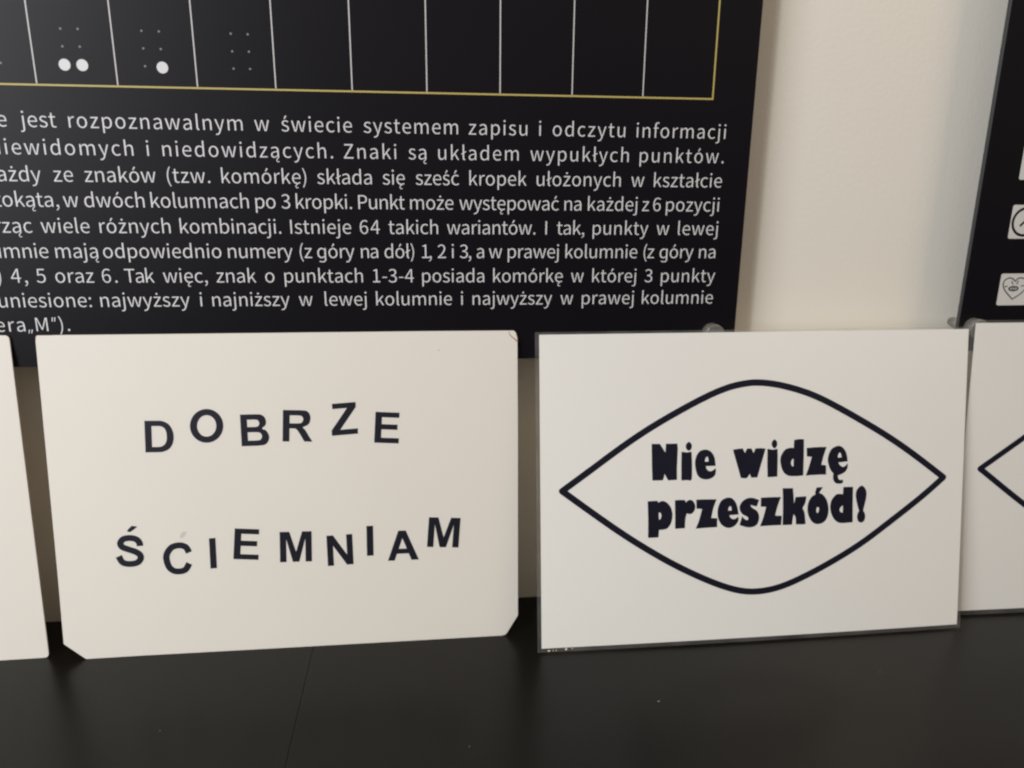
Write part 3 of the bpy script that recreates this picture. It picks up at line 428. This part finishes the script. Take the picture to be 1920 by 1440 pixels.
# laminated cards with the eye outline
def linspace(a, b, n): return [a+(b-a)*i/(n-1) for i in range(n)]
def laminated(name, label, d, pouch, paper, bend):
    t = thing(name, label, 'card', card_matrix(d), GRP)
    (pu0, pv0, pu1, pv1), (u0, v0, u1, v1) = pouch, paper
    W = pu1-pu0
    disp = lambda u, v: bend*4*((u-pu0)/W)*(1-(u-pu0)/W)*(1-0.8*v/212)
    us = linspace(u0, u1, 33); vs = linspace(v0, v1, 9)
    link('paper_sheet', solid_sheet(us, vs, 0.30, disp), M_paper, t)
    us2 = [pu0]+us+[pu1]; vs2 = [pv0]+vs+[pv1]
    link('laminate_margin', solid_sheet(us2, vs2, 0.35, disp, hole=lambda i, j: 1 <= i < len(us2)-2 and 1 <= j < len(vs2)-2, front=0.03), M_film, t)
    return t, disp
def eye_groups(pts, ic, wd, du=0, dv=0):
    pts = [(p[0]+du, p[1]+dv) for p in pts]
    up = smooth_path(pts[:ic+1], 6); lo = smooth_path(pts[ic:]+[pts[0]], 6)      # left -> right over the top, right -> left below
    for it in range(10):
        for path in (up, lo):
            old = list(path)
            for k in range(1, len(path)-1): path[k] = tuple(0.5*old[k][a]+0.25*(old[k-1][a]+old[k+1][a]) for a in (0, 1))
    h = wd/2; Lc, Rc = pts[0], pts[ic]
    oU = offset_path(up, h); oL = offset_path(lo, h); iU = offset_path(up, -h); iL = offset_path(lo, -h)
    def cap(c, a, b):                       # round the outer corner between two offset ends
        a0 = math.atan2(a[1]-c[1], a[0]-c[0]); a1 = math.atan2(b[1]-c[1], b[0]-c[0])
        while a1 > a0: a1 -= 2*math.pi
        return [(c[0]+h*math.cos(a0+(a1-a0)*k/6), c[1]+h*math.sin(a0+(a1-a0)*k/6)) for k in range(1, 6)]
    outer = oU+cap(Rc, oU[-1], oL[0])+oL+cap(Lc, oL[-1], oU[0])
    def miter(c, a, b):
        da = Vector((a[0]-c[0], a[1]-c[1])).normalized(); db = Vector((b[0]-c[0], b[1]-c[1])).normalized()
        s = math.sqrt(max(1e-6, (1-da.dot(db))/2)); q = (da+db).normalized()*(h/s); return (c[0]+q.x, c[1]+q.y)
    mL = miter(Lc, up[3], lo[-4]); mR = miter(Rc, up[-4], lo[3])
    inner = [mL]+[p for p in iU if mL[0]+0.3 < p[0] < mR[0]-0.3]+[mR]+[p for p in iL if mL[0]+0.3 < p[0] < mR[0]-0.3]
    return [[outer, inner]]

pc, pp = D['c2pouch'], D['c2paper']
pouch = (min(pc[0][0], pc[3][0]), 0.0, pc[2][0], (pc[2][1]+pc[3][1])/2)
paper = ((pp[0][0]+pp[3][0])/2, pp[0][1], 0.35*pp[1][0]+0.65*pp[2][0], (pp[2][1]+pp[3][1])/2)
c2, disp2 = laminated('eye_card', 'laminated white card with an eye outline reading Nie widzę przeszkód!', D['c2'], pouch, paper, 1.6)
link('eye_outline', print_mesh(eye_groups(D['eye'], 15, 4.35), 0.02, 0.05, 0, disp2), M_ink, c2)
for nm, cs in D['heavy']:
    link('letter', print_mesh([[smooth_contour(c, 4) for c in cs]], 0.02, 0.05, 0, disp2), M_ink, c2)
for k, (u, v, rr) in enumerate(((6.2, 0.95, 0.9), (9.0, 1.1, 0.45), (11.0, 1.0, 0.55), (17.8, 1.7, 1.1), (21.9, 1.9, 0.55))):  # cream spots painted in for glints of light through the pouch margin
    link('painted_glint', print_mesh([[[(u+rr*math.cos(t)*random.uniform(.5, 1.2), v+rr*0.75*math.sin(t)*random.uniform(.5, 1.2)) for t in [j*0.9 for j in range(7)]]]], 0.01, 0.06, 0, disp2), M_glint, c2)

c4, disp4 = laminated('eye_card', 'laminated white card with only the left tip of its eye outline in the picture', D['c4'],
                      (-11.4, 0.0, 290.3, 215.4), (-9.0, 3.35, 288.0, 213.5), 0.6)
eL = D['eye'][0]; e4 = D['eye4'][0]
link('eye_outline', print_mesh(eye_groups(D['eye'], 15, 4.1, e4[0]+0.8-eL[0], e4[1]-eL[1]), 0.02, 0.05, 0, disp4), M_ink, c4)

bpy.context.view_layer.update()
